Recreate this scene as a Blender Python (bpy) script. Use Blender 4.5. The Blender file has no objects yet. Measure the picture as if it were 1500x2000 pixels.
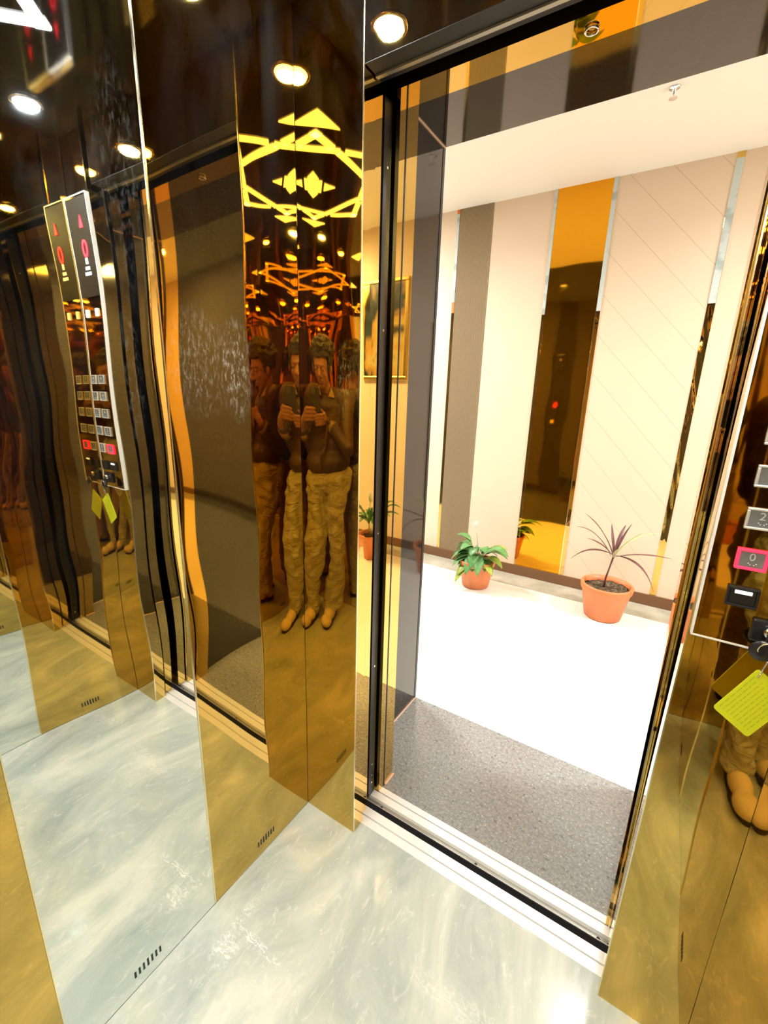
import bpy, bmesh, math, random
from mathutils import Vector, Matrix
random.seed(7)
S = bpy.context.scene
COL = S.collection
PI = math.pi

# ------------------------------------------------------------------ camera
CAM = Vector((.821, -.8782, 1.3378))
YAW, PITCH, ROLL, FPX = .5614, -.2597, .0294, 856.08
_c, _s = math.cos(YAW), math.sin(YAW)
_cp, _sp = math.cos(PITCH), math.sin(PITCH)
_r0 = Vector((_c, _s, 0)); _u0 = Vector((_s*_sp, -_c*_sp, _cp)); FWD = Vector((-_s*_cp, _c*_cp, _sp))
RGT = _r0*math.cos(ROLL) + _u0*math.sin(ROLL)
UPV = -_r0*math.sin(ROLL) + _u0*math.cos(ROLL)
cd = bpy.data.cameras.new('camera'); cam = bpy.data.objects.new('camera', cd); COL.objects.link(cam)
cd.sensor_fit = 'VERTICAL'; cd.sensor_height = 24; cd.lens = FPX*24/2000; cd.clip_start = .006; cd.clip_end = 50
m = Matrix((RGT, UPV, -FWD)).transposed().to_4x4(); m.translation = CAM
cam.matrix_world = m
S.camera = cam

# ------------------------------------------------------------------ view, world, render
S.view_settings.view_transform = 'Standard'; S.view_settings.look = 'None'
S.view_settings.gamma = 1; S.view_settings.use_curve_mapping = False
S.view_settings.exposure = 0.0
w = bpy.data.worlds.new('world'); S.world = w; w.use_nodes = True
w.node_tree.nodes['Background'].inputs[0].default_value = (1, .9, .78, 1)
w.node_tree.nodes['Background'].inputs[1].default_value = .25
cy = S.cycles
cy.max_bounces = 22; cy.glossy_bounces = 20; cy.diffuse_bounces = 5; cy.transmission_bounces = 4
cy.sample_clamp_indirect = 40; cy.blur_glossy = .6; cy.use_denoising = True

W1, W2, WR, DEP, HC = .191, .893, 1.059, 1.24, 2.14      # car: returns, right wall, depth, ceiling
PA, PB = -.368, -.713                                    # joints between the side wall panels
GLX, GRX, YG, YL, HG = .04, .925, .20, .68, 2.146        # granite opening
YW, ZL = 2.4255, 2.64                                    # lobby far wall, lobby ceiling

# ------------------------------------------------------------------ lights
def light(name, kind, loc, power, color, size=.1, aim=(0, 0, -1), spot=1.9, blend=1):
    l = bpy.data.lights.new(name, kind); l.energy = power; l.color = color
    if kind == 'SPOT':
        l.spot_size = spot; l.spot_blend = blend; l.shadow_soft_size = size
    elif kind == 'AREA':
        l.shape = 'DISK'; l.size = size
    o = bpy.data.objects.new(name, l); COL.objects.link(o); o.location = loc
    o.rotation_euler = Vector(aim).to_track_quat('-Z', 'Y').to_euler()
    return o
LOBBY_SPOTS = [(-1.5, 1.45), (-.45, 1.45), (.95, 1.45), (2.1, 1.45)]
P_LOBBY, P_CAR, E_LED = 42, 8.2, 5.5
for x, y in LOBBY_SPOTS:
    light('lobby_lamp', 'SPOT', (x, y, ZL-.03), P_LOBBY, (1, .95, .86), .035, spot=2.75)
light('lobby_fill', 'AREA', (-1.8, 1.5, ZL-.03), 90, (1, .98, .95), .5)
light('lobby_fill', 'AREA', (2.6, 1.5, ZL-.03), 90, (1, .98, .95), .5)
CAR_SPOTS = [(.15, -.15), (.91, -.15), (.15, -1.09), (.91, -1.09)]
for x, y in CAR_SPOTS:
    light('car_lamp', 'AREA', (x, y, HC-.0125), P_CAR, (.86, .94, 1), .054)

# ------------------------------------------------------------------ materials
def mat(name, col=(.8, .8, .8), rough=.5, metal=0, spec=.5, emit=None, es=1, coat=0):
    m_ = bpy.data.materials.new(name); m_.use_nodes = True
    b = m_.node_tree.nodes['Principled BSDF']
    b.inputs['Base Color'].default_value = (*col, 1); b.inputs['Roughness'].default_value = rough
    b.inputs['Metallic'].default_value = metal; b.inputs['Specular IOR Level'].default_value = spec
    b.inputs['Coat Weight'].default_value = coat; b.inputs['Coat Roughness'].default_value = .05
    if emit:
        b.inputs['Emission Color'].default_value = (*emit, 1); b.inputs['Emission Strength'].default_value = es
    return m_
class NT:
    def __init__(s, m_): s.t = m_.node_tree; s.b = s.t.nodes['Principled BSDF']; s.oc = s.t.nodes.new('ShaderNodeTexCoord').outputs['Object']
    def n(s, typ, **k):
        x = s.t.nodes.new(typ)
        for a, v in k.items(): setattr(x, a, v)
        return x
    def l(s, a, b): s.t.links.new(a, b)
    def noise(s, scale, detail=4, rough=.5, vec=None, dist=0):
        x = s.n('ShaderNodeTexNoise'); x.inputs['Scale'].default_value = scale; x.inputs['Detail'].default_value = detail
        x.inputs['Roughness'].default_value = rough; x.inputs['Distortion'].default_value = dist; s.l(vec or s.oc, x.inputs['Vector']); return x.outputs['Fac']
    def mapping(s, sc=(1, 1, 1), loc=(0, 0, 0), rot=(0, 0, 0)):
        x = s.n('ShaderNodeMapping'); x.inputs['Scale'].default_value = sc; x.inputs['Location'].default_value = loc
        x.inputs['Rotation'].default_value = rot; s.l(s.oc, x.inputs['Vector']); return x.outputs[0]
    def ramp(s, fac, stops):
        x = s.n('ShaderNodeValToRGB'); e = x.color_ramp.elements
        while len(e) < len(stops): e.new(.5)
        for i, (p, c) in enumerate(stops):
            e[i].position = p; e[i].color = (*c, 1) if isinstance(c, tuple) else (c, c, c, 1)
        s.l(fac, x.inputs[0]); return x.outputs[0]
    def math(s, op, a, b=None, c=None):
        x = s.n('ShaderNodeMath', operation=op)
        for i, v in enumerate((a, b, c)):
            if v is None: continue
            if isinstance(v, (int, float)): x.inputs[i].default_value = v
            else: s.l(v, x.inputs[i])
        return x.outputs[0]
    def mix(s, fac, a, b):
        x = s.n('ShaderNodeMix', data_type='RGBA')
        if isinstance(fac, (int, float)): x.inputs[0].default_value = fac
        else: s.l(fac, x.inputs[0])
        for i, v in ((6, a), (7, b)):
            if isinstance(v, tuple): x.inputs[i].default_value = (*v, 1)
            else: s.l(v, x.inputs[i])
        return x.outputs[2]
    def base(s, c): s.l(c, s.b.inputs['Base Color'])
    def bump(s, h, st=.3, d=.01):
        x = s.n('ShaderNodeBump'); x.inputs['Strength'].default_value = st; x.inputs['Distance'].default_value = d
        s.l(h, x.inputs['Height']); s.l(x.outputs[0], s.b.inputs['Normal'])
    def xyz(s):
        x = s.n('ShaderNodeSeparateXYZ'); s.l(s.oc, x.inputs[0]); return x.outputs

GOLD = (.67, .455, .125)
def smudged(name, col, rough=.02, smears=(), amt=.008):
    """polished sheet with faint wiping haze and, where given, hand smears ((y,z) centre, radii, strength)"""
    m_ = mat(name, col, rough, 1); t = NT(m_)
    sc = t.mapping((3, 3, 1.2)); n1 = t.noise(2.2, 5, .6, sc, .6)
    haze = t.ramp(n1, [(.45, 0.0), (.85, amt)])
    X = t.xyz()
    for (cyy, czz, ry, rz, st) in smears:
        a = t.math('DIVIDE', t.math('SUBTRACT', X[1], cyy), ry); b = t.math('DIVIDE', t.math('SUBTRACT', X[2], czz), rz)
        d = t.math('ADD', t.math('MULTIPLY', a, a), t.math('MULTIPLY', b, b))
        g = t.ramp(d, [(0, 1.0), (1, 0.0)])
        nn = t.ramp(t.noise(1, 10, .8, t.mapping((130, 130, 48), rot=(.45, 0, 0)), .2), [(.50, 0.0), (.64, 1.0)])
        haze = t.math('ADD', haze, t.math('MULTIPLY', t.math('MULTIPLY', g, nn), st))
    out = t.t.nodes['Material Output']
    dif = t.n('ShaderNodeBsdfDiffuse'); dif.inputs[0].default_value = (.8, .8, .74, 1)
    ms = t.n('ShaderNodeMixShader'); t.l(haze, ms.inputs[0]); t.l(t.b.outputs[0], ms.inputs[1]); t.l(dif.outputs[0], ms.inputs[2])
    t.l(ms.outputs[0], out.inputs[0])
    return m_
M = {}
M['gold'] = smudged('gold mirror steel', GOLD)
M['gold_smear'] = smudged('gold mirror steel with hand smear', GOLD, smears=[(-.29, 1.39, .085, .12, .22), (-.20, 1.38, .045, .12, .40)])
M['silver'] = smudged('clear mirror steel', (.86, .88, .85), .015, smears=[(-.41, 1.66, .05, .20, .07), (-.43, 1.36, .02, .14, .12)], amt=.012)
M['goldstrip'] = mat('deep gold mirror', (.80, .37, .02), .04, 1)
M['satin'] = mat('bright satin steel', (.92, .93, .93), .4, .25)
M['edge'] = mat('polished edge', (.95, .85, .6), .18, 1)
M['chrome'] = mat('chrome', (.85, .86, .88), .12, 1)
M['darkcop'] = mat('black glass faceplate', (.16, .12, .05), .03, .85, .8)
M['alu'] = mat('extruded aluminium', (.95, .94, .93), .38, .25)
M['alu2'] = mat('dull aluminium', (.42, .41, .36), .35, .9)
M['black'] = mat('black rubber', (.008, .008, .009), .35)
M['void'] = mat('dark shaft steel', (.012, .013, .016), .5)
M['grout'] = mat('beige grout', (.75, .52, .38), .7)
M['skirt'] = mat('brown stone skirting', (.20, .10, .045), .25)
M['white'] = mat('white ceiling paint', (.93, .91, .85), .8)
M['paint'] = mat('cream wall paint', (.8, .7, .58), .7)
M['film'] = mat('protective film', (.62, .69, .68), .45)
t = NT(M['film']); t.base(t.mix(t.ramp(t.noise(1, 2, .5, t.mapping((6, 6, 11))), [(.55, 0.0), (.65, 1.0)]), (.62, .70, .69), (.42, .50, .49)))
M['tape'] = mat('orange tape', (.8, .2, .03), .5)
M['led'] = mat('light slot', (.9, .9, .88), .5, emit=(.97, .98, 1), es=E_LED)
M['lamp'] = mat('lamp glass', (.9, .9, .88), .4, emit=(1, .93, .82), es=38)
M['carceil'] = mat('black glossy ceiling', (.02, .018, .015), .08)
M['red_led'] = mat('red display', (.3, 0, 0), .5, emit=(1, .02, .04), es=9)
M['white_led'] = mat('white display', (.8, .8, .8), .5, emit=(.95, 1, .98), es=1.3)
M['amber_led'] = mat('amber button', (.3, .2, .03), .5, emit=(1, .5, .05), es=.8)
M['plastic'] = mat('black plastic', (.015, .015, .017), .2)
M['glassbtn'] = mat('smoked button cap', (.22, .24, .25), .15, .3)
M['digit'] = mat('etched digit', (.42, .45, .44), .35)

# car floor: pale grey green swirled vinyl with scuffs
f = mat('swirled grey vinyl', (.6, .65, .62), .27); t = NT(f); M['carfloor'] = f
mp = t.mapping((1, .45, 1), rot=(0, 0, .7))
n1 = t.noise(5, 8, .62, mp, 1.2); n2 = t.noise(26, 6, .7, mp, 2.0)
c = t.ramp(n1, [(.32, (.36, .42, .40)), (.50, (.50, .56, .52)), (.66, (.66, .69, .62))])
c = t.mix(t.ramp(n2, [(.56, 0.0), (.74, .55)]), c, (.85, .86, .82))
X = t.xyz()
for (px, py, rx, ry, st) in [(.105, -.42, .04, .045, .55), (.16, -.37, .10, .015, .6), (.085, -.34, .02, .06, .35), (.62, -.20, .16, .03, .25)]:
    a = t.math('DIVIDE', t.math('SUBTRACT', X[0], px), rx); b = t.math('DIVIDE', t.math('SUBTRACT', X[1], py), ry)
    g = t.ramp(t.math('ADD', t.math('MULTIPLY', a, a), t.math('MULTIPLY', b, b)), [(0, 1.0), (1, 0.0)])
    nn = t.ramp(t.noise(1, 5, .6, t.mapping((34, 80, 1), rot=(0, 0, .8)), 2.2), [(.50, 0.0), (.57, 1.0)])
    c = t.mix(t.math('MULTIPLY', t.math('MULTIPLY', g, nn), st), c, (.96, .97, .97))
t.base(c); t.l(t.ramp(n2, [(.4, .12), (.7, .26)]), t.b.inputs['Roughness'])
# granite
def granite(name, c0, c1, rough, fl=1.0):
    g_ = mat(name, c0, rough, 0, .85); t = NT(g_)
    a = t.noise(90, 8, .8); b = t.noise(150, 3, .6)
    c = t.ramp(a, [(.35, c0), (.6, c1)])
    c = t.mix(t.ramp(b, [(.60, 0.0), (.66, .8*fl)]), c, (.62, .62, .60))
    c = t.mix(t.ramp(t.noise(60, 4, .6, t.mapping((1, 1, 1), (9, 4, 7))), [(.60, 0.0), (.68, .7*fl)]), c, (.07, .075, .08))
    c = t.mix(t.ramp(t.noise(70, 3, .5, t.mapping((1, 1, 1), (3, 1, 2))), [(.66, 0.0), (.72, .5*fl)]), c, (.50, .27, .10))
    t.base(c); return g_
M['granite'] = granite('dark polished granite', (.012, .0105, .009), (.020, .017, .014), .05, .05)
M['granite_floor'] = granite('speckled dark granite', (.17, .175, .175), (.33, .335, .33), .2, 1.0)
# lobby floor tile
f = mat('cream glossy floor tile', (.86, .84, .78), .16); M['lobbyfloor'] = f; t = NT(f)
X = t.xyz()
gx = t.math('LESS_THAN', t.math('ABSOLUTE', t.math('SUBTRACT', t.math('FRACT', t.math('DIVIDE', t.math('ADD', X[0], 10.3), .8)), .5)), .0015)
c = t.mix(t.ramp(t.noise(3, 5, .6), [(.4, 0.0), (.8, .5)]), (.88, .86, .80), (.82, .79, .70))
t.base(t.mix(gx, c, (.70, .66, .56)))
f = mat('grey green stone border', (.40, .385, .30), .2); M['border'] = f; t = NT(f)
t.base(t.mix(t.ramp(t.noise(6, 6, .6), [(.35, 0.0), (.7, 1.0)]), (.36, .35, .27), (.52, .49, .40)))
# lobby laminate
f = mat('peach laminate', (.85, .68, .51), .35); M['laminate'] = f
f = mat('peach laminate with diagonal grooves', (.85, .68, .51), .35); M['laminate_groove'] = f; t = NT(f)
X = t.xyz()
v = t.math('FRACT', t.math('DIVIDE', t.math('ADD', t.math('ADD', X[2], t.math('MULTIPLY', X[0], 1.07)), 10-2.955+.1175), .235))
g = t.math('LESS_THAN', t.math('ABSOLUTE', t.math('SUBTRACT', v, .5)), .0075)
t.base(t.mix(g, (.85, .68, .51), (.60, .45, .32)))
f = mat('bronze fluted laminate', (.46, .36, .23), .34, .25); M['flute'] = f
f = mat('terracotta plastic', (.72, .22, .07), .42); M['pot'] = f; t = NT(f)
t.base(t.mix(t.ramp(t.noise(9, 4), [(.4, 0.0), (.75, 1.0)]), (.74, .23, .075), (.66, .21, .08)))
f = mat('potting soil', (.06, .04, .025), .95); M['soil'] = f; t = NT(f)
nn = t.noise(60, 5, .7); t.base(t.ramp(nn, [(.38, (.03, .02, .012)), (.52, (.12, .08, .04)), (.68, (.34, .27, .15))])); t.bump(nn, .8, .02)
def leafm(name, a, b, rough=.4):
    f = mat(name, a, rough); t = NT(f); t.base(t.mix(t.ramp(t.noise(22, 4), [(.4, 0.0), (.7, 1.0)]), a, b)); return f
M['leaf'] = leafm('green leaf', (.11, .30, .085), (.20, .42, .15))
M['leaf_old'] = leafm('yellowing leaf', (.42, .47, .05), (.18, .30, .06))
M['leaf_dark'] = leafm('dark green leaf', (.03, .12, .02), (.07, .2, .04), .25)
M['leaf_purple'] = leafm('purple leaf', (.13, .045, .05), (.24, .10, .09))
M['leaf_pale'] = leafm('pale lime leaf', (.62, .68, .32), (.45, .5, .25))
M['stem'] = mat('pale stem', (.55, .52, .32), .6)
M['flower'] = mat('white flower', (.9, .88, .78), .5)
M['frame'] = mat('gilt picture frame', (.72, .50, .14), .25, .9)
f = mat('painting of dark shapes and gold', (.1, .1, .1), .25); M['art'] = f; t = NT(f)
n1 = t.noise(2.6, 3, .5, t.mapping((1, 1, .7), (4, 0, .6)), .6)
t.base(t.ramp(n1, [(.40, (.012, .02, .03)), (.47, (.04, .055, .05)), (.52, (.50, .28, .05)), (.58, (.55, .42, .14)), (.64, (.06, .05, .03))]))
f = mat('lime tag with faint print', (.66, .74, .02), .4); M['tag'] = f
M['tagprint'] = mat('faint tag print', (.50, .58, .02), .5)
M['skin'] = mat('skin', (.42, .22, .13), .5)
f = mat('dark greying hair', (.05, .04, .035), .6); M['hair'] = f; t = NT(f); nn = t.noise(70, 6, .7, None, 1.5)
t.base(t.ramp(nn, [(.42, (.02, .017, .015)), (.62, (.26, .22, .18))])); t.bump(nn, 1, .02)
f = mat('brown shirt cloth', (.085, .050, .028), .5); M['shirt'] = f; t = NT(f)
t.bump(t.noise(7, 3, .5, t.mapping((1, 1, 2)), 1.2), .35, .03)
M['tee'] = mat('dark brown undershirt', (.055, .03, .022), .8)
f = mat('khaki trouser cloth', (.56, .58, .42), .75); M['trouser'] = f; t = NT(f)
t.bump(t.noise(8, 3, .55, t.mapping((1, 1, 2.2)), 1.5), .8, .05)
M['shoe'] = mat('tan suede', (.88, .76, .46), .7)
M['sole'] = mat('dark rubber sole', (.05, .035, .03), .7)
M['lace'] = mat('shoe lace', (.25, .17, .10), .8)
M['phone'] = mat('black phone glass', (.01, .01, .012), .1, 0, .6)
M['lens'] = mat('phone lens', (.08, .08, .1), .05, .7)
M['belt'] = mat('dark belt', (.02, .012, .01), .5)

# ------------------------------------------------------------------ builders
def obj(name, bm, m_, parent=None, smooth=False):
    me = bpy.data.meshes.new(name); bmesh.ops.recalc_face_normals(bm, faces=bm.faces); bm.to_mesh(me); bm.free()
    o = bpy.data.objects.new(name, me); COL.objects.link(o)
    for x in (m_ if isinstance(m_, (list, tuple)) else [m_]): me.materials.append(x)
    if smooth:
        for p in me.polygons: p.use_smooth = True
    if parent: o.parent = parent; o.matrix_parent_inverse = parent.matrix_world.inverted()
    return o
def thing(name, loc, label, cat, group=None):
    o = bpy.data.objects.new(name, None); COL.objects.link(o); o.location = loc; o.empty_display_size = .05
    o.matrix_world = Matrix.Translation(loc)
    o['label'] = label; o['category'] = cat
    if group: o['group'] = group
    return o
def tag(o, label, cat, group=None):
    o['label'] = label; o['category'] = cat
    if group: o['group'] = group
    return o
def struct(o): o['kind'] = 'structure'; return o
def box(bm, x0, x1, y0, y1, z0, z1, mi=0):
    v = [bm.verts.new(p) for p in ((x0, y0, z0), (x1, y0, z0), (x1, y1, z0), (x0, y1, z0), (x0, y0, z1), (x1, y0, z1), (x1, y1, z1), (x0, y1, z1))]
    for q in ((0, 3, 2, 1), (4, 5, 6, 7), (0, 1, 5, 4), (1, 2, 6, 5), (2, 3, 7, 6), (3, 0, 4, 7)):
        f_ = bm.faces.new([v[i] for i in q]); f_.material_index = mi
    return v
def B(*a, mi=0):
    bm = bmesh.new(); box(bm, *a, mi=mi); return bm
def bev(o, wd=.002, seg=2):
    b = o.modifiers.new('bevel', 'BEVEL'); b.width = wd; b.segments = seg; b.limit_method = 'ANGLE'; return o
def prism(bm, pts, z0, z1, mi=0):
    a = [bm.verts.new((x, y, z0)) for x, y in pts]; b = [bm.verts.new((x, y, z1)) for x, y in pts]
    n = len(pts)
    for q in [a[::-1], b] + [[a[i], a[(i+1) % n], b[(i+1) % n], b[i]] for i in range(n)]:
        bm.faces.new(q).material_index = mi
def lathe(bm, prof, c=(0, 0, 0), n=40, mi=0, cap=True):
    rings = []
    for r, z in prof:
        rings.append([bm.verts.new((c[0]+r*math.cos(2*PI*i/n), c[1]+r*math.sin(2*PI*i/n), c[2]+z)) for i in range(n)])
    for a, b in zip(rings, rings[1:]):
        for i in range(n): bm.faces.new((a[i], a[(i+1) % n], b[(i+1) % n], b[i])).material_index = mi
    if cap:
        bm.faces.new(rings[0][::-1]).material_index = mi; bm.faces.new(rings[-1]).material_index = mi
def frame_of(d):
    d = d.normalized(); u = d.cross(Vector((0, 0, 1)))
    if u.length < 1e-3: u = d.cross(Vector((0, 1, 0)))
    u.normalize(); return u, d.cross(u).normalized()
def tube(bm, pts, rad, n=10, mi=0):
    pts = [Vector(p) for p in pts]; rings = []
    for i, p in enumerate(pts):
        d = (pts[min(i+1, len(pts)-1)]-pts[max(i-1, 0)]); u, v = frame_of(d)
        r = rad[i] if isinstance(rad, (list, tuple)) else rad
        rings.append([bm.verts.new(p+u*r*math.cos(2*PI*k/n)+v*r*math.sin(2*PI*k/n)) for k in range(n)])
    # keep rings aligned
    for a, b in zip(rings, rings[1:]):
        off = min(range(n), key=lambda o_: (a[0].co-b[o_].co).length)
        for k in range(n):
            try: bm.faces.new((a[k], a[(k+1) % n], b[(k+1+off) % n], b[(k+off) % n])).material_index = mi
            except ValueError: pass
    bm.faces.new(rings[0][::-1]).material_index = mi; bm.faces.new(rings[-1]).material_index = mi
def sheet(name, org, ud, vd, nd, wd, ht, th, m_, disp, parent=None, nu=28, nv=80):
    """metal sheet: wavy front face (along nd) over a flat back"""
    bm = bmesh.new(); org, ud, vd, nd = map(Vector, (org, ud, vd, nd))
    g = [[bm.verts.new(org+ud*wd*i/nu+vd*ht*j/nv+nd*disp(i/nu, j/nv)) for i in range(nu+1)] for j in range(nv+1)]
    for j in range(nv):
        for i in range(nu): bm.faces.new((g[j][i], g[j][i+1], g[j+1][i+1], g[j+1][i])).smooth = True
    bk = [bm.verts.new(org+ud*wd*a+vd*ht*b-nd*th) for a, b in ((0, 0), (1, 0), (1, 1), (0, 1))]
    fr = [bm.verts.new(org+ud*wd*a+vd*ht*b+nd*disp(a, b)) for a, b in ((0, 0), (1, 0), (1, 1), (0, 1))]
    bm.faces.new(bk)
    for i in range(4): bm.faces.new((bk[i], bk[(i+1) % 4], fr[(i+1) % 4], fr[i]))
    me = bpy.data.meshes.new(name); bmesh.ops.recalc_face_normals(bm, faces=bm.faces); bm.to_mesh(me); bm.free()
    # make front normals face nd
    o = bpy.data.objects.new(name, me); COL.objects.link(o); me.materials.append(m_)
    if parent: o.parent = parent; o.matrix_parent_inverse = parent.matrix_world.inverted()
    return o
def wave(bow, amp, ph, fu=1.0, fv=2.6):
    def d(u, v):
        e = min(1, 6*v)*min(1, 6*(1-v))
        return bow*(1-(2*u-1)**2) + amp*e*(math.sin(2*PI*(fv*v+ph))*math.cos(PI*fu*(u-.2)) + .45*math.sin(2*PI*(fv*2.3*v+1.7*ph+u)))
    return d

# ================================================================== CAR SHELL
struct(obj('floor', B(0, WR, -DEP, .04, -.03, 0), M['carfloor']))
wall_left = struct(obj('wall_left', B(-.05, -.012, -DEP-.04, .045, -.03, HC+.06), M['void']))
wall_right = struct(obj('wall_right', B(WR+.012, WR+.05, -DEP-.04, .045, -.03, HC+.06), M['void']))
wall_back = struct(obj('wall_back', B(-.05, WR+.05, -DEP-.05, -DEP-.012, -.03, HC+.06), M['void']))
struct(obj('ceiling', B(-.05, WR+.05, -DEP-.04, .045, HC, HC+.05), M['carceil']))

def vents(par, axis, x, yc, z=.045, n=7):
    bm = bmesh.new()
    for i in range(n):
        h = .011*(1-.25*abs(i-(n-1)/2)/(n/2)); y = yc+(i-(n-1)/2)*.0098
        if axis == 'x': box(bm, min(x, x+par['sgn']*.0006), max(x, x+par['sgn']*.0006), y-.0022, y+.0022, z-h, z+h)
        else: box(bm, y-.0022, y+.0022, x-.001, x+.003, z-h, z+h)
    o = obj('vent_slots', bm, M['black'], par); return o
side = [(0, PA, 'gold_smear', 1.5e-3, .6e-3, .15, 'gold mirror panel with hand smears, next to the front corner of the left car wall', (-.187,)),
        (PA, PB, 'silver', .2e-3, .30e-3, .6, 'clear silver mirror panel in the middle of the left car wall', (-.549,)),
        (PB, -DEP, 'gold', -.3e-3, .4e-3, .35, 'rear gold mirror panel of the left car wall, beyond the clear mirror', (-.95,))]
for y0, y1, mm, bow, amp, ph, lab, vv in side:
    o = sheet('mirror_panel', (0, y0-.0012, .002), (0, -1, 0), (0, 0, 1), (1, 0, 0), y0-y1-.0024, HC-.003, .011, M[mm], wave(bow, amp, ph), wall_left)
    o['label'] = lab; o['sgn'] = 1
    vents(o, 'x', bow*.9, vv[0])
side = [(0, PA, 'gold', .5e-3, .4e-3, .85, 'gold mirror panel of the right car wall beside the button panel', (-.187,)),
        (PA, PB, 'silver', .2e-3, .25e-3, .1, 'clear silver mirror panel in the middle of the right car wall', (-.549,)),
        (PB, -DEP, 'gold', .3e-3, .4e-3, .5, 'rear gold mirror panel of the right car wall behind the photographer', (-.95,))]
for y0, y1, mm, bow, amp, ph, lab, vv in side:
    o = sheet('mirror_panel', (WR, y0-.0012, .002), (0, -1, 0), (0, 0, 1), (-1, 0, 0), y0-y1-.0024, HC-.003, .011, M[mm], wave(bow, amp, ph), wall_right)
    o['label'] = lab; o['sgn'] = -1
    if mm != 'silver': vents(o, 'x', WR-bow*.9, vv[0])
for i, (x0, x1, mm, lab) in enumerate([(0, .353, 'gold', 'gold mirror panel at the left of the rear car wall'), (.353, .706, 'silver', 'clear silver mirror panel in the middle of the rear car wall'),
                                      (.706, WR, 'gold', 'gold mirror panel at the right of the rear car wall, behind the photographer')]):
    sheet('mirror_panel', (x0+.001, -DEP, .002), (1, 0, 0), (0, 0, 1), (0, 1, 0), x1-x0-.002, HC-.003, .011, M[mm], wave(.3e-3, .35e-3, .3*i), wall_back)['label'] = lab
# thin edge trims where panels meet
k = 0
for y in (PA, PB):
    for x0, x1 in ((-.010, .0025), (WR-.0025, WR+.010)):
        k += 1; struct(obj('trim_%d' % k, B(x0, x1, y-.0011, y+.0011, 0, HC), M['edge']))

# front returns: a folded sheet, front face and jamb face
def ret(xa, xb, lab, bow, amp, ph, jam_at):
    r = thing('door_return', ((xa+xb)/2, .02, 0), lab, 'wall panel')
    sheet('front_face', (xa, 0, 0), (1, 0, 0), (0, 0, 1), (0, -1, 0), xb-xa, HC-.001, .004, M['gold'], wave(bow, amp, ph), r)
    xj, nd = (xb, 1) if jam_at == 'r' else (xa, -1)
    sheet('jamb_face', (xj-nd*.001, .0006, 0), (0, 1, 0), (0, 0, 1), (nd, 0, 0), .046, HC-.002, .004, M['gold'], wave(0, .12e-3, ph), r, 4, 60)
    obj('folded_edge', B(xj-.0012, xj+.0012, -.0018, .0016, 0, HC-.002), M['edge'], r)
    return r
ret(0.0005, W1, 'narrow gold mirror return at the left side of the doorway', .75e-3, .35e-3, .55, 'r')
rr_ = ret(W2+.003, WR-.0005, 'gold mirror return to the right of the doorway, carrying the button panel', .55e-3, .25e-3, .2, 'l')
for c_ in rr_.children:         # the panel edge stands slightly out of plumb
    for v_ in c_.data.vertices:
        k_ = max(0, min(1, (WR-v_.co.x)/(WR-W2))); v_.co.x += .0160*v_.co.z/1.25*k_
        if v_.co.y > .003: v_.co.x -= .0015*(v_.co.y/.046)*(1 if v_.co.x < .92 else 0)
# transom over the doorway
tr = thing('door_transom', ((W1+W2)/2, .02, 1.98), 'gold mirror transom over the doorway, between the two returns', 'wall panel')
sheet('front_face', (W1, 0, 1.98), (1, 0, 0), (0, 0, 1), (0, -1, 0), W2-W1, HC-1.981, .004, M['gold'], wave(.2e-3, .1e-3, .3), tr, 28, 16)
obj('underside', B(W1+.002, W2-.002, .0006, .046, 1.979, 1.984), M['void'], tr)
obj('lower_lip', B(W1+.002, W2-.002, .038, .047, 1.975, 1.981), M['alu2'], tr)

# ceiling star
st = thing('star_ceiling_light', (.535, -.63, HC), 'eight-pointed star light of white slots in the black car ceiling', 'ceiling light')
cx, cyy = .535, -.63
def band(bm, p, q, hw, z0=HC-.004, z1=HC+.002):
    p, q = Vector(p), Vector(q); d = (q-p).normalized(); n = Vector((-d.y, d.x))*hw
    prism(bm, [tuple(p+n), tuple(q+n), tuple(q-n), tuple(p-n)], z0, z1)
def ring(half, rot, hw, cuts):
    for k in range(4):
        a = rot+PI/4+k*PI/2; b = a+PI/2; r = half*math.sqrt(2)
        P = Vector((cx+r*math.cos(a), cyy+r*math.sin(a))); Q = Vector((cx+r*math.cos(b), cyy+r*math.sin(b)))
        for s0, s1 in cuts:
            bm = bmesh.new(); band(bm, P.lerp(Q, s0), P.lerp(Q, s1), hw); obj('light_slot', bm, M['led'], st)
g = .012
ring(.245, 0, .0155, [(-.038, .205-g), (.27, .73), (.795+g, 1.038)])
ring(.262, PI/4, .0155, [(-.036, .27), (.31, .69), (.73, 1.036)])
ring_c = bmesh.new(); prism(ring_c, [(cx+.066*math.cos(a), cyy+.066*math.sin(a)) for a in (0, PI/2, PI, 3*PI/2)], HC-.004, HC+.002); obj('light_slot', ring_c, M['led'], st)
for k in range(4):
    a = PI/4+k*PI/2; bm = bmesh.new()
    pts = [(cx+.112*math.cos(a), cyy+.112*math.sin(a)), (cx+.066*math.cos(a+.46), cyy+.066*math.sin(a+.46)), (cx+.066*math.cos(a-.46), cyy+.066*math.sin(a-.46))]
    prism(bm, pts, HC-.004, HC+.002); obj('light_slot', bm, M['led'], st)
    sx, sy = (1 if math.cos(a) > 0 else -1), (1 if math.sin(a) > 0 else -1)
    bm = bmesh.new(); X0, Y0 = cx+sx*.335, cyy+sy*.335
    prism(bm, [(X0, Y0), (X0-sx*.12, Y0), (X0, Y0-sy*.12)], HC-.004, HC+.002); obj('light_slot', bm, M['led'], st)
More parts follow.
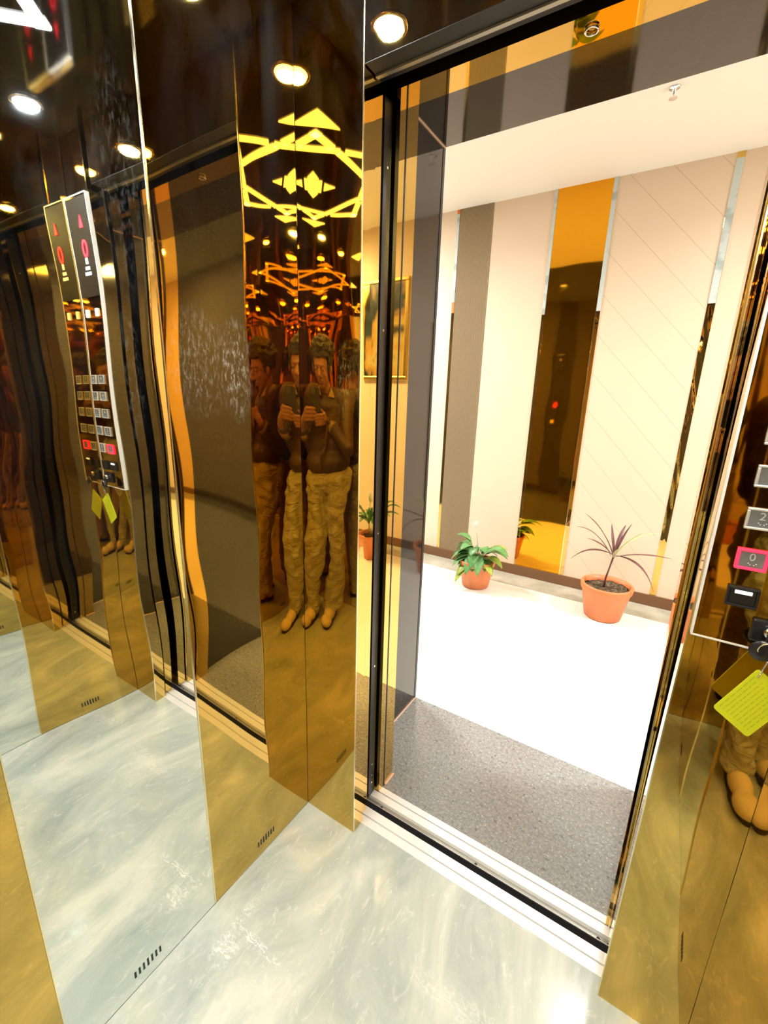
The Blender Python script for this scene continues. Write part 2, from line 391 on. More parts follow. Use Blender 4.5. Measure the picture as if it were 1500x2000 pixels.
for (x, y), wh in zip(CAR_SPOTS, ('front left corner', 'front right corner by the button panel', 'rear left corner', 'rear right corner above the photographer')):
    d = thing('ceiling_downlight', (x, y, HC), 'round downlight in the %s of the car ceiling' % wh, 'ceiling light', 'downlights in the car ceiling')
    bm = bmesh.new(); lathe(bm, [(.040, .004), (.042, -.006), (.034, -.008), (.032, -.001)], (x, y, HC), 32); obj('bezel', bm, M['chrome'], d, True)
    bm = bmesh.new(); lathe(bm, [(.031, -.001), (.031, -.009), (.026, -.0115)], (x, y, HC), 24); obj('lamp_glass', bm, M['lamp'], d)

# ================================================================== DOORWAY
def sill(name, y0, y1, lab, groove, screws):
    s_ = thing(name, ((W1+W2)/2, (y0+y1)/2, 0), lab, 'door sill')
    bm = bmesh.new(); x0, x1 = -.35, WR+.35; lo = y0
    for a, b in groove+[(y1, y1)]:
        if a > lo: box(bm, x0, x1, lo, a, -.03, 0)
        if b > a: box(bm, x0, x1, a, b, -.03, -.013)
        lo = b
    obj('track', bm, M['alu'], s_)
    if name == 'landing_sill': obj('gap_shade', B(x0, x1, y0-.0025, y0-.0002, -.29, -.0008), M['void'], s_)  # added dark strip: paints the gap's shade over the sill's lit front face
    bm = bmesh.new()
    for a, b in groove: box(bm, x0, x1, a+.0005, b-.0005, -.013, -.012)
    obj('groove_floor', bm, M['alu2'] if name == 'landing_sill' else M['alu'], s_)
    for i in range(screws):
        bm = bmesh.new(); ya, yb = groove[0] if name == 'landing_sill' else (y0+.02, y0+.03)
        zz = -.012 if name == 'landing_sill' else 0
        lathe(bm, [(.0045, -.002), (.0045, .0012), (.003, .002)], (W1+.02+i*(W2-W1-.03)/max(1, screws-1), (ya+yb)/2, zz), 16)
        obj('screw', bm, M['black'], s_)
    return s_
sill('car_sill', .040, .099, 'bright aluminium sill of the car door, on the car side of the dark gap', [(.066, .071)], 0)
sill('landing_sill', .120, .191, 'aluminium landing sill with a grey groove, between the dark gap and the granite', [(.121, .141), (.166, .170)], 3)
struct(obj('floor', B(-.4, WR+.4, .099, .120, -.30, -.26), M['void']))      # shaft bottom in the gap

# car door leaf retracted to the left and its twin at right
def leaf(name, x0, x1, y0, y1, lab, strip_side, black):
    d = thing(name, ((x0+x1)/2, (y0+y1)/2, .004), lab, 'sliding door')
    obj('door_leaf', B(x0, x1, y0, y1, .004, 1.995), M['gold'], d)
    xs = x1 if strip_side == 'r' else x0; sg = 1 if strip_side == 'r' else -1
    if black:
        obj('rubber_edge', B(min(xs, xs+sg*.012), max(xs, xs+sg*.012), y0+.002, y1-.001, .004, 1.995), M['black'], d)
        for z in (.055, .085, .13, .51, .95, 1.5, 1.86):
            bm = bmesh.new(); tube(bm, [(xs+sg*.011, (y0+y1)/2, z), (xs+sg*.0135, (y0+y1)/2, z)], .003, 12); obj('screw', bm, M['chrome'], d)
    return d
leaf('car_door', -.32, .176, .058, .092, 'gold car door leaf, open and slid away behind the left return', 'r', False)
leaf('landing_door', -.34, .148, .124, .160, 'open landing door leaf with a black rubber edge and small screws, at the left of the doorway', 'r', True)
leaf('car_door', .9108, 1.40, .058, .092, 'gold car door leaf slid away behind the right return', 'l', False)
leaf('landing_door', .907, 1.42, .124, .160, 'open landing door leaf at the right of the doorway', 'l', False)
# landing frame (gold)
fr = thing('landing_door_frame', ((W1+W2)/2, .23, 0), 'gold mirror landing door frame lining the opening in front of the granite', 'door frame')
obj('left_jamb', B(.02, .176, .168, .255, 0, 2.14), M['gold'], fr)
obj('jamb_joint', B(.174, .1772, .196, .201, 0, 2.0), M['black'], fr)
obj('right_jamb', B(.894, 1.0, .168, .235, 0, 2.14), M['gold'], fr)
obj('bright_bead', B(.901, .9035, .1655, .169, 0, 2.0), M['edge'], fr)
obj('head', B(.176, .894, .130, .200, 2.0, 2.14), M['gold'], fr)
obj('grout_line', B(.176, .182, .205, .26, 0, .003), M['grout'], fr)
struct(obj('trim_5', B(-.2, 1.25, .05, .13, 2.04, 2.14), M['void']))    # door head gear between car and landing
obj_h = obj('door_head_track', B(-.2, 1.25, .085, .112, 2.012, 2.04), M['void']); tag(obj_h, 'dark door gear rail in the gap above the doorway', 'rail')
# shaft walls beside the leaves so that nothing shows through
struct(obj('wall_shaft_left', B(-.4, -.36, .045, .26, -.3, 2.3), M['void']))
struct(obj('wall_shaft_right', B(1.43, 1.47, .045, .26, -.3, 2.3), M['void']))
struct(obj('wall_front', B(-.06, .170, .0465, .052, -.03, HC+.05), M['void']))
struct(obj('wall_front', B(.922, WR+.06, .0465, .052, -.03, HC+.05), M['void']))
struct(obj('wall_front', B(-.06, WR+.06, .0465, .052, 2.05, HC+.05), M['void']))
struct(obj('ceiling', B(-.4, 1.47, .045, .27, 2.14, 2.2), M['void']))

# granite cladding of the landing wall, its reveal and threshold
bm = bmesh.new(); box(bm, -3.2, GLX, .2, YL, -.03, ZL+.02); struct(obj('wall_near_left', bm, M['granite']))
bm = bmesh.new(); box(bm, GRX, 3.4, .2, YL, -.03, ZL+.02); struct(obj('wall_near_right', bm, M['granite']))
bm = bmesh.new(); box(bm, GLX, GRX, .2, YL, HG, ZL+.02); struct(obj('wall_near_top', bm, M['granite']))
struct(obj('trim_6', B(GLX-.001, GLX+.004, .2, YL, HG-.004, HG), M['grout']))
tag(obj('threshold_slab', B(GLX, GRX, .191, YL, -.03, 0), M['granite_floor']), 'speckled dark granite threshold slab between the landing sill and the white lobby floor', 'threshold')
struct(obj('trim_7', B(GLX, GLX+.006, .2, YL, 0, .0015), M['grout']))
struct(obj('trim_8', B(GLX-.008, GLX+.0015, YL-.012, YL+.004, 0, HG), M['black']))

# ================================================================== LOBBY
struct(obj('floor', B(-3.2, 3.4, YL, YW, -.03, 0), M['lobbyfloor']))
struct(obj('trim_9', B(-3.2, 3.4, 2.195, YW, -.01, .0012), M['border']))
struct(obj('ceiling', B(-3.2, 3.4, YL, YW+.05, ZL, ZL+.05), M['white']))
wall_far = struct(obj('wall_far', B(-3.2, 3.4, YW+.004, YW+.08, -.03, ZL), M['paint']))
struct(obj('wall_lobby_left', B(-3.25, -3.2, YL, YW+.05, -.03, ZL), M['paint']))
struct(obj('wall_lobby_right', B(3.4, 3.45, YL, YW+.05, -.03, ZL), M['paint']))
struct(bev(obj('baseboard_far', B(-3.2, 3.4, YW-.012, YW+.004, 0, .080), M['skirt']), .002))
def panel(x0, x1, m_, lab, cat='wall panel', y=YW-.004):
    o = obj('laminate_panel', B(x0, x1, y, YW+.005, .080, ZL), m_, wall_far); o['label'] = lab; return o
panel(-3.2, -.703, M['laminate'], 'plain peach laminate panel at the far left of the lobby wall')
panel(-.430, -.028, M['laminate'], 'plain peach laminate panel between the bronze fluted strip and the dark mirror strip')
panel(.336, .897, M['laminate_groove'], 'peach laminate panel with diagonal grooves behind the purple-leaved plant')
panel(.935, 3.4, M['laminate'], 'plain peach laminate panel at the right end of the lobby wall')
# fluted strip
bm = bmesh.new(); n = 30; x0, x1 = -.680, -.432
for i in range(n):
    a = x0+(x1-x0)*i/n; b = x0+(x1-x0)*(i+1)/n; mm_ = (a+b)/2
    prism(bm, [(a, YW+.004), (a, YW-.004), (a+(b-a)*.25, YW-.008), (mm_, YW-.0092), (b-(b-a)*.25, YW-.008), (b-.0006, YW-.004), (b-.0006, YW+.004)], .080, ZL)
tag(obj('fluted_strip', bm, M['flute']), 'vertical bronze fluted strip on the lobby wall left of the dark mirror strip', 'wall panel')
# wide mirror strip
ms = thing('mirror_strip', (.154, YW, .08), 'tall gold mirror strip on the lobby wall reflecting the dark lift surround', 'mirror')
sheet('mirror_glass', (-.010, YW-.006, .080), (1, 0, 0), (0, 0, 1), (0, -1, 0), .322, ZL-.080, .008, M['goldstrip'], wave(0, .25e-3, .3), ms)
for x0, x1 in ((-.028, -.010), (.312, .336)):
    e = obj('edge_strip', B(x0, x1, YW-.009, YW+.004, .080, ZL), M['gold'], ms)
    obj('protective_film', B(x0-.0005, x1+.0005, YW-.0105, YW-.0088, 1.90, ZL), M['film'], e)
obj('bright_bead', B(.309, .313, YW-.011, YW+.002, .080, 1.90), M['edge'], ms)
# narrow strips
for x0, x1, lab in ((-.703, -.681, 'narrow gold strip with grey film at the left of the fluted strip'), (.897, .935, 'narrow gold strip with bubbled grey film at the right of the grooved panel')):
    s_ = thing('narrow_mirror_strip', ((x0+x1)/2, YW, .08), lab, 'mirror')
    sheet('mirror_glass', (x0, YW-.006, .080), (1, 0, 0), (0, 0, 1), (0, -1, 0), x1-x0, ZL-.08, .006, M['gold'], wave(.3e-3, .9e-3, .3, 1, 5), s_, 6, 120)
    obj('protective_film', B(x0+.001, x1-.001, YW-.0085, YW-.0072, 1.90 if x0 > 0 else 2.03, ZL-.03), M['film'], s_)
    if x0 < 0:
        obj('orange_tape', B(x0+.001, x1-.001, YW-.0085, YW-.0072, 1.955, 2.03), M['tape'], s_)
        obj('orange_tape', B(x0+.001, x1-.001, YW-.0085, YW-.0072, ZL-.03, ZL-.002), M['tape'], s_)
# picture
pic = thing('framed_picture', (1.64, YW-.02, 1.86), 'gilt framed dark painting hanging at the right end of the lobby wall', 'picture')
bm = bmesh.new()
for a in ((1.42, 1.865, 1.465, 1.495), (1.42, 1.865, 2.22, 2.25), (1.42, 1.450, 1.495, 2.22), (1.835, 1.865, 1.495, 2.22)): box(bm, a[0], a[1], YW-.030, YW-.004, a[2], a[3])
bev(obj('frame', bm, M['frame'], pic), .004)
obj('canvas', B(1.448, 1.837, YW-.020, YW-.006, 1.493, 2.222), M['art'], pic)
# ceiling sprinkler
sp = thing('sprinkler_head', (.612, 1.677, ZL), 'small sprinkler head hanging from the lobby ceiling', 'sprinkler')
bm = bmesh.new(); lathe(bm, [(.022, 0), (.020, -.006), (.007, -.007), (.006, -.035), (.004, -.036)], (.612, 1.677, ZL), 20); obj('sprinkler_body', bm, M['chrome'], sp, True)
bm = bmesh.new(); lathe(bm, [(.017, -.038), (.017, -.041), (.003, -.042)], (.612, 1.677, ZL), 20); obj('deflector', bm, M['chrome'], sp)
for (x, y), wh in zip(LOBBY_SPOTS, ('at the far left', 'left of the lift doorway', 'in front of the lift doorway', 'at the right')):
    d = thing('lobby_downlight', (x, y, ZL), 'round lobby ceiling downlight %s' % wh, 'ceiling light', 'downlights in the lobby ceiling')
    bm = bmesh.new(); lathe(bm, [(.055, .002), (.058, -.006), (.046, -.008), (.044, -.002)], (x, y, ZL), 32); obj('bezel', bm, M['chrome'], d, True)
    bm = bmesh.new(); lathe(bm, [(.040, .004), (.040, -.004), (.03, -.005)], (x, y, ZL), 32); obj('lamp_glass', bm, M['lamp'], d)
# call panel and fireman plate on the granite left of the doorway (seen in the mirror strip)
lp = thing('hall_call_panel', (-.233, YL, 1.2), 'slim hall call panel with red floor display on the granite beside the doorway', 'call panel')
bev(obj('faceplate', B(-.265, -.201, YL, YL+.012, 1.09, 1.335), M['plastic'], lp), .003)
def glyph(text, size, m_, parent, org, right, up, nrm, name='numeral', depth=.0006):
    cu = bpy.data.curves.new(name, 'FONT'); cu.body = text; cu.size = size; cu.extrude = depth; cu.align_x = 'CENTER'; cu.align_y = 'CENTER'
    tmp = bpy.data.objects.new('t', cu); COL.objects.link(tmp)
    dg = bpy.context.evaluated_depsgraph_get(); me = bpy.data.meshes.new_from_object(tmp.evaluated_get(dg)); me.name = name
    bpy.data.objects.remove(tmp); bpy.data.curves.remove(cu)
    mw = Matrix((Vector(right), Vector(up), Vector(nrm))).transposed().to_4x4(); mw.translation = Vector(org)
    me.transform(mw); me.materials.clear(); me.materials.append(m_)
    o = bpy.data.objects.new(name, me); COL.objects.link(o)
    if parent: o.parent = parent; o.matrix_parent_inverse = parent.matrix_world.inverted()
    return o
glyph('0', .062, M['red_led'], lp, (-.233, YL+.0125, 1.29), (-1, 0, 0), (0, 0, 1), (0, 1, 0), 'floor_numeral')
bev(obj('call_button', B(-.250, -.216, YL+.010, YL+.016, 1.11, 1.145), M['amber_led'], lp), .003)
fp = thing('fire_switch_plate', (-.226, YL, 1.72), 'small dark switch plate on the granite above the hall call panel', 'switch plate')
bev(obj('faceplate', B(-.262, -.190, YL, YL+.008, 1.64, 1.80), M['plastic'], fp), .002)
bm = bmesh.new(); tube(bm, [(-.226, YL+.006, 1.75), (-.226, YL+.014, 1.75)], .012, 16); obj('key_switch', bm, M['chrome'], fp)

# ------------------------------------------------------------------ plants
def pot(root, x, y, rb, rt, h, rim):
    bm = bmesh.new()
    lathe(bm, [(rb*.9, 0), (rb, .006), (rb+(rt-rb)*.80, h-rim-.004), (rt-.006, h-rim), (rt, h-rim+.004), (rt+.004, h-.006), (rt, h), (rt-.014, h-.001), (rt-.02, h-.03), (rt-.024, h-.05)], (x, y, 0), 56)
    obj('pot', bm, M['pot'], root, True)
    bm = bmesh.new(); n = 40; rs = [0, .3, .6, .85, 1]
    c0 = bm.verts.new((x, y, h-.028)); prev = None
    for r in rs[1:]:
        ring_ = [bm.verts.new((x+(rt-.018)*r*math.cos(2*PI*i/n), y+(rt-.018)*r*math.sin(2*PI*i/n), h-.030+random.uniform(-.004, .006))) for i in range(n)]
        for i in range(n):
            if prev: bm.faces.new((prev[i], ring_[i], ring_[(i+1) % n], prev[(i+1) % n]))
            else: bm.faces.new((c0, ring_[i], ring_[(i+1) % n]))
        prev = ring_
    lo = bm.verts.new((x, y, h-.07))
    for i in range(n): bm.faces.new((lo, prev[(i+1) % n], prev[i]))
    obj('soil', bm, M['soil'], root, True)
def leafmesh(p0, p1, p2, width, m_, root, n=10, fold=.25, prof=.8, side_hint=None):
    """leaf along a quadratic bezier, widest in the middle, V-folded, 0.8 mm thick"""
    p0, p1, p2 = map(Vector, (p0, p1, p2)); bm = bmesh.new(); top = []; bot = []
    for i in range(n+1):
        t_ = i/n; p = p0*(1-t_)**2+p1*2*t_*(1-t_)+p2*t_*t_
        d = (p1-p0)*(1-t_)+(p2-p1)*t_; d.normalize()
        sdv = d.cross(Vector(side_hint) if side_hint else Vector((0, 0, 1)))
        if sdv.length < .05: sdv = d.cross(Vector((0, 1, 0)))
        sdv.normalize(); nn = sdv.cross(d).normalized()
        wv = width*max(.03, math.sin(PI*min(1, t_**prof))**.8)
        row = [p-sdv*wv+nn*wv*fold, p-sdv*wv*.5+nn*wv*fold*.35, p, p+sdv*wv*.5+nn*wv*fold*.35, p+sdv*wv+nn*wv*fold]
        top.append([bm.verts.new(q+nn*.0005) for q in row]); bot.append([bm.verts.new(q-nn*.0005) for q in row])
    for i in range(n):
        for k_ in range(4):
            bm.faces.new((top[i][k_], top[i][k_+1], top[i+1][k_+1], top[i+1][k_])); bm.faces.new((bot[i][k_], bot[i+1][k_], bot[i+1][k_+1], bot[i][k_+1]))
        for a in (0, 4): bm.faces.new((top[i][a], top[i+1][a], bot[i+1][a], bot[i][a]))
    for i in (0, n):
        for k_ in range(4): bm.faces.new((top[i][k_], top[i][k_+1], bot[i][k_+1], bot[i][k_]))
    return obj('leaf', bm, m_, root, True)
def stemtube(pts, r, root, m_='stem'):
    bm = bmesh.new(); tube(bm, pts, r, 8); return obj('stem', bm, M[m_], root, True)
# left pot, bushy green plant
p1 = thing('potted_plant', (-.196, 2.035, 0), 'bushy green plant in a small terracotta pot by the lobby wall, with one white bloom', 'potted plant')
pot(p1, -.196, 2.035, .095, .128, .205, .035)
rnd = random.Random(3); cxx, cyp, cz0 = -.196, 2.035, .19
specs = [(-178, .17, .27, .10), (-160, .18, .22, .07), (-140, .17, .18, .05), (-120, .16, .14, .01), (-100, .15, .19, .03), (-80, .14, .24, .07), (-60, .16, .20, .04), (-40, .17, .17, .04), (-15, .24, .30, .20), (10, .20, .25, .14),
         (-25, .20, .21, .10), (40, .14, .22, .12), (90, .12, .24, .12), (140, .15, .22, .10), (165, .17, .28, .15), (-170, .16, .33, .26), (-95, .12, .28, .16), (-130, .14, .29, .19), (-50, .13, .29, .20), (180, .13, .23, .12), (-70, .10, .15, -.01), (-110, .18, .12, -.035)]
specs += [(a_+11, l_*.82, z_-.02, e_+.02) for a_, l_, z_, e_ in specs[:16]]
for i, (az, ln, zt, ze) in enumerate(specs):
    a = math.radians(az+rnd.uniform(-8, 8)); dx, dy = math.cos(a), math.sin(a)
    b0 = (cxx+dx*.02, cyp+dy*.02, cz0); b1 = (cxx+dx*ln*.35, cyp+dy*ln*.35, cz0+(zt-.19)*.8+.03)
    stemtube([b0, ((b0[0]+b1[0])/2, (b0[1]+b1[1])/2, (b0[2]+b1[2])/2+.01), b1], .0028, p1)
    leafmesh(b1, (cxx+dx*ln*.72, cyp+dy*ln*.72, zt+.055), (cxx+dx*ln*1.08, cyp+dy*ln*1.08, ze+.10), .040, M['leaf_old' if i in (3, 7, 10, 21, 24, 30) else 'leaf'], p1)
stemtube([(cxx, cyp, cz0), (-.19, 2.0, .33), (-.205, 1.99, .46)], .004, p1)
leafmesh((-.206, 1.99, .452), (-.215, 1.98, .475), (-.20, 1.985, .505), .018, M['flower'], p1, side_hint=(0, -1, .2))
# right pot, purple cordyline
p2 = thing('potted_plant', (.655, 2.07, 0), 'spindly purple-leaved plant in a wide-rimmed terracotta pot before the grooved wall panel', 'potted plant')
pot(p2, .655, 2.07, .108, .150, .225, .040)
cr = Vector((.665, 2.06, .405))
stemtube([(.64, 2.075, .19), (.642, 2.07, .26), (.655, 2.065, .34), tuple(cr)], [.007, .0055, .005, .006], p2, 'leaf_purple')
L2 = [((.60, 1.99, .60), (.475, 2.02, .665), .011, 0), ((.56, 1.98, .60), (.44, 1.98, .585), .010, 0), ((.60, 2.02, .50), (.50, 2.06, .50), .011, 0), ((.52, 2.02, .475), (.425, 2.05, .345), .017, 0),
      ((.70, 2.04, .55), (.735, 2.03, .645), .018, 0), ((.80, 1.97, .50), (.965, 2.02, .475), .013, 0), ((.83, 1.96, .47), (.905, 1.99, .265), .015, 0), ((.74, 2.10, .56), (.875, 2.12, .590), .010, 2),
      ((.68, 2.12, .56), (.70, 2.16, .60), .010, 0), ((.64, 2.10, .52), (.62, 2.14, .60), .009, 0), ((.70, 2.0, .50), (.80, 2.05, .60), .012, 1)]
for q1, q2, wd, kind in L2:
    leafmesh(cr+Vector((random.uniform(-.01, .01), 0, random.uniform(-.01, .02))), q1, q2, wd, M[('leaf_purple', 'leaf_pale', 'leaf_pale')[kind]], p2, 14, .3, .9)
for i in range(5):
    a = i*1.3; leafmesh(cr-Vector((0, 0, .01)), cr+Vector((.01*math.cos(a), .01*math.sin(a), .03)), cr+Vector((.025*math.cos(a), .025*math.sin(a), .06)), .008, M['stem'], p2, 6)
# third pot, seen only in the gold jambs
p3 = thing('potted_plant', (1.52, 2.06, 0), 'dark green broad-leaved plant in a terracotta pot on the lobby floor under the framed picture', 'potted plant')
pot(p3, 1.52, 2.06, .100, .140, .21, .035)
for i in range(16):
    a = i*2.399; ln = .10+.05*rnd.random(); zt = .36+.16*rnd.random(); dx, dy = math.cos(a), math.sin(a)
    b1 = (1.52+dx*.05, 2.06+dy*.05, .30); stemtube([(1.52+dx*.01, 2.06+dy*.01, .18), b1], .003, p3)
    leafmesh(b1, (1.52+dx*ln, 2.06+dy*ln, zt), (1.52+dx*ln*1.9, 2.06+dy*ln*1.4, zt-.06), .034, M['leaf_dark' if i % 4 else 'leaf'], p3)
stemtube([(1.52, 2.06, .2), (1.50, 2.03, .42), (1.49, 2.02, .50)], .004, p3)
leafmesh((1.49, 2.02, .49), (1.47, 2.0, .53), (1.47, 2.0, .60), .022, M['flower'], p3, side_hint=(0, -1, .2))

# ================================================================== BUTTON PANEL
CX0, CX1, CZ0, CZ1 = .914, 1.053, .957, 1.957
cp = thing('button_panel', ((CX0+CX1)/2, -.004, CZ0), 'tall mirror-finish button panel on the right return, with a lit red button', 'control panel')
M['copface'] = mat('smoked gold mirror', (.48, .31, .06), .03, 1)
obj('faceplate', B(CX0, CX1, -.014, -.002, CZ0, CZ1), M['copface'], cp)
bm = bmesh.new()
for a in ((CX0-.003, CX0, CZ0-.003, CZ1+.003), (CX1, CX1+.003, CZ0-.003, CZ1+.003), (CX0, CX1, CZ0-.003, CZ0), (CX0, CX1, CZ1, CZ1+.003)): box(bm, a[0], a[1], -.015, -.002, a[2], a[3])
obj('bright_edging', bm, M['satin'], cp)
obj('display_window', B(CX0+.003, CX1-.003, -.0150, -.0138, 1.655, 1.952), mat('matt black window', (.012, .012, .013), .45, 0, .25), cp)
yb = -.0158
glyph('0', .075, M['red_led'], cp, (.968, yb, 1.80), (1, 0, 0), (0, 0, 1), (0, -1, 0), 'floor_numeral')
bm = bmesh.new(); v = [bm.verts.new(p) for p in ((.958, -.0152, 1.865), (.978, -.0152, 1.865), (.968, -.0152, 1.90), (.958, -.0165, 1.865), (.978, -.0165, 1.865), (.968, -.0165, 1.90))]
for q in ((0, 1, 2), (3, 5, 4), (0, 3, 4, 1), (1, 4, 5, 2), (2, 5, 3, 0)): bm.faces.new([v[i] for i in q])
obj('direction_arrow', bm, M['red_led'], cp)
bm = bmesh.new()
box(bm, .963, .977, -.0165, -.0150, 1.757, 1.775); box(bm, .957, .985, -.0165, -.0150, 1.739, 1.749); box(bm, .952, .992, -.0165, -.0150, 1.722, 1.732)
obj('capacity_sign', bm, M['white_led'], cp)
def button(x, z, txt, ringm, capm, w_=.040, h_=.034):
    b = thing('button', (x, -.014, z), '', '')
    del b['label']; del b['category']
    b.parent = cp; b.matrix_parent_inverse = cp.matrix_world.inverted()
    hw, hh = w_/2, h_/2; bm = bmesh.new()
    for a in ((x-hw, x+hw, z+hh-.004, z+hh), (x-hw, x+hw, z-hh, z-hh+.004), (x-hw, x-hw+.004, z-hh+.004, z+hh-.004), (x+hw-.004, x+hw, z-hh+.004, z+hh-.004)): box(bm, a[0], a[1], -.0195, -.013, a[2], a[3])
    # ring mesh itself is the button part; its cap and numeral are sub-parts
    bpy.data.objects.remove(b)
    b = obj('button', bm, ringm, cp); bev(b, .0012, 2)
    bev(obj('button_cap', B(x-hw+.004, x+hw-.004, -.0175, -.013, z-hh+.004, z+hh-.004), capm, b), .001)
    if txt:
        glyph(txt, .017, M['digit'], b, (x, -.0178, z+.004), (1, 0, 0), (0, 0, 1), (0, -1, 0))
        bm = bmesh.new()
        for i_ in range(6):
            if (i_*7+len(txt)*3+int(z*1000)) % 3: bmesh.ops.create_icosphere(bm, subdivisions=1, radius=.0011, matrix=Matrix.Translation((x-.006+.0024*i_, -.0177, z-.0085+.0022*(i_ % 2))))
        obj('braille_dots', bm, M['digit'], b)
    return b
M['ringred'] = mat('lit red ring', (.5, 0, .02), .3, emit=(1, .02, .05), es=3.2)
M['ringwhite'] = mat('bright steel ring', (.9, .92, .93), .2, .6)
XL, XR = .966, 1.027
ZR = [1.104, 1.170, 1.236, 1.300, 1.362]
for i, z in enumerate(ZR):
    b = button(XL, z, str(2*i), M['ringred'] if i == 0 else M['ringwhite'], M['glassbtn'])
    if i == 0: b['label'] = 'red glowing floor button'
    button(XR, z, str(2*i+1), M['ringwhite'], M['glassbtn'])
for x in (XL-.016, XR-.006): button(x, 1.60, '', M['white_led'], M['white_led'], .016, .026)['label'] = 'white lit indicator'
b = button(.966, 1.040, '', M['plastic'], M['plastic'], .042, .034); b['label'] = 'black button with a white bar'
obj('white_bar', B(.955, .977, -.0202, -.0172, 1.046, 1.051), M['white_led'], b)
button(1.027, 1.038, '', M['plastic'], M['plastic'], .038, .034)['label'] = 'black button'
# key switch block
bev(obj('key_switch_block', B(.986, 1.040, -.022, -.013, .972, 1.010), M['plastic'], cp), .003)
bm = bmesh.new(); tube(bm, [(1.008, -.020, .995), (1.008, -.034, .995)], .008, 20); obj('key_cylinder', bm, M['chrome'], cp, True)
# key with chain and lime tag
kr = thing('key_with_tag', (1.004, -.04, .97), 'key with a bead chain and a lime yellow tag hanging from the button panel', 'key')
bm = bmesh.new(); tube(bm, [(1.008, -.033, .993), (1.006, -.040, .985)], .004, 10)
lathe(bm, [(.003, -.0025), (.016, -.0025), (.0175, 0), (.016, .0025), (.003, .0025)], (0, 0, 0), 28)
for v_ in bm.verts:
    if (v_.co.length < .03):
        q = v_.co.copy(); v_.co = Vector((1.002+q.x, -.042+q.z, .968+q.y))
obj('key_head', bm, M['plastic'], kr, True)
bm = bmesh.new(); pts = []
for i in range(15):
    a = i/14*2*PI; pts.append((1.008+.012*math.cos(a), -.044-.002*math.sin(a), .970+.014*math.sin(a)))
tube(bm, pts, .0012, 8); obj('split_ring', bm, M['chrome'], kr, True)
bm = bmesh.new()
for i in range(13):
    t_ = i/12; p = Vector((1.012, -.045, .958)).lerp(Vector((1.006, -.040, .922)), t_)
    bmesh.ops.create_icosphere(bm, subdivisions=1, radius=.0017, matrix=Matrix.Translation(p))
obj('bead_chain', bm, M['chrome'], kr, True)
A = Vector((.9615, -.034, .842)); Tp = Vector((1.004, -.036, .934)); Bt = Vector((1.015, -.032, .806))
e1 = (Tp-A); e2 = (Bt-A); nrm = e1.cross(e2).normalized(); 
if nrm.y > 0: nrm = -nrm
def tagrect(p, q, r_, s_, th, m_, name, par, rad=0):
    bm = bmesh.new(); a = [bm.verts.new(x+nrm*th) for x in (p, q, r_, s_)]; b_ = [bm.verts.new(x-nrm*th) for x in (p, q, r_, s_)]
    bm.faces.new(a); bm.faces.new(b_[::-1])
    for i in range(4): bm.faces.new((a[i], a[(i+1) % 4], b_[(i+1) % 4], b_[i]))
    if rad: bmesh.ops.bevel(bm, geom=[e for e in bm.edges if abs((e.verts[0].co-e.verts[1].co).normalized().dot(nrm)) > .9], offset=rad, segments=4, affect='EDGES', profile=.5)
    return obj(name, bm, m_, par)
tg = tagrect(A, Tp, Tp+e2, Bt, .0007, M['tag'], 'tag', kr, .005)
bm = bmesh.new()
u1, u2 = e1.normalized(), e2.normalized(); w_, h_ = e1.length, e2.length; rr = random.Random(5)
for k_ in range(9):
    s0 = .07+k_*.098; x_ = .10
    while x_ < .86:
        ln = rr.uniform(.04, .13)
        if x_+ln > .9: break
        p = A+e1*x_+e2*s0+nrm*.0009; q = p+e1*ln; hh = e2*.028
        f_ = [bm.verts.new(z) for z in (p, q, q+hh, p+hh)]; bm.faces.new(f_); x_ += ln+.02
obj('faint_print', bm, M['tagprint'], tg)
# small ring on the underside of the landing frame head
rg = tag(obj('bolt_ring', (lambda bm: (tube(bm, [(.585+.011*math.cos(a), .166+.011*math.sin(a), 1.997) for a in [i*2*PI/20 for i in range(21)]], .0022, 8), bm)[1])(bmesh.new()), M['chrome'], None, True), 'small bright ring on the gold underside of the landing door frame above the opening', 'ring')

# ================================================================== PERSON AND PHONE
def cam2w(r, u, f_): return CAM+RGT*r+UPV*u+FWD*f_
ph = thing('mobile_phone', tuple(cam2w(-.0175, -.055, -.009)), 'black phone held up in both hands of the photographer', 'phone')
def slab(r0, r1, u0, u1, f0, f1, name, m_, par, rad=.008):
    bm = bmesh.new(); v = box(bm, r0, r1, u0, u1, f0, f1)
    if rad: bmesh.ops.bevel(bm, geom=[e for e in bm.edges if abs((e.verts[0].co-e.verts[1].co).z) > .5*(f1-f0)], offset=rad, segments=4, affect='EDGES', profile=.5)
    for q in bm.verts: q.co = cam2w(*q.co)
    return obj(name, bm, m_, par)
slab(-.055, .020, -.150, .018, -.015, -.0065, 'phone_body', M['phone'], ph)
slab(-.020, .014, -.016, .018, -.0065, -.0050, 'camera_bump', M['lens'], ph, .006)

_bt = []
def cone(bm, p0, r0, p1, r1, n=18):
    p0, p1 = Vector(p0), Vector(p1); d = p1-p0; u, v = frame_of(d)
    A_ = [bm.verts.new(p0+u*r0*math.cos(2*PI*k/n)+v*r0*math.sin(2*PI*k/n)) for k in range(n)]
    B_ = [bm.verts.new(p1+u*r1*math.cos(2*PI*k/n)+v*r1*math.sin(2*PI*k/n)) for k in range(n)]
    for k in range(n): bm.faces.new((A_[k], A_[(k+1) % n], B_[(k+1) % n], B_[k]))
    bm.faces.new(A_[::-1]); bm.faces.new(B_)
def ball(bm, p, r, sc=(1, 1, 1), rot=None, seg=20):
    mt = Matrix.Translation(Vector(p)) @ (rot.to_4x4() if rot else Matrix()) @ Matrix.Diagonal((*sc, 1))
    bmesh.ops.create_uvsphere(bm, u_segments=seg, v_segments=int(seg*.7), radius=r, matrix=mt)
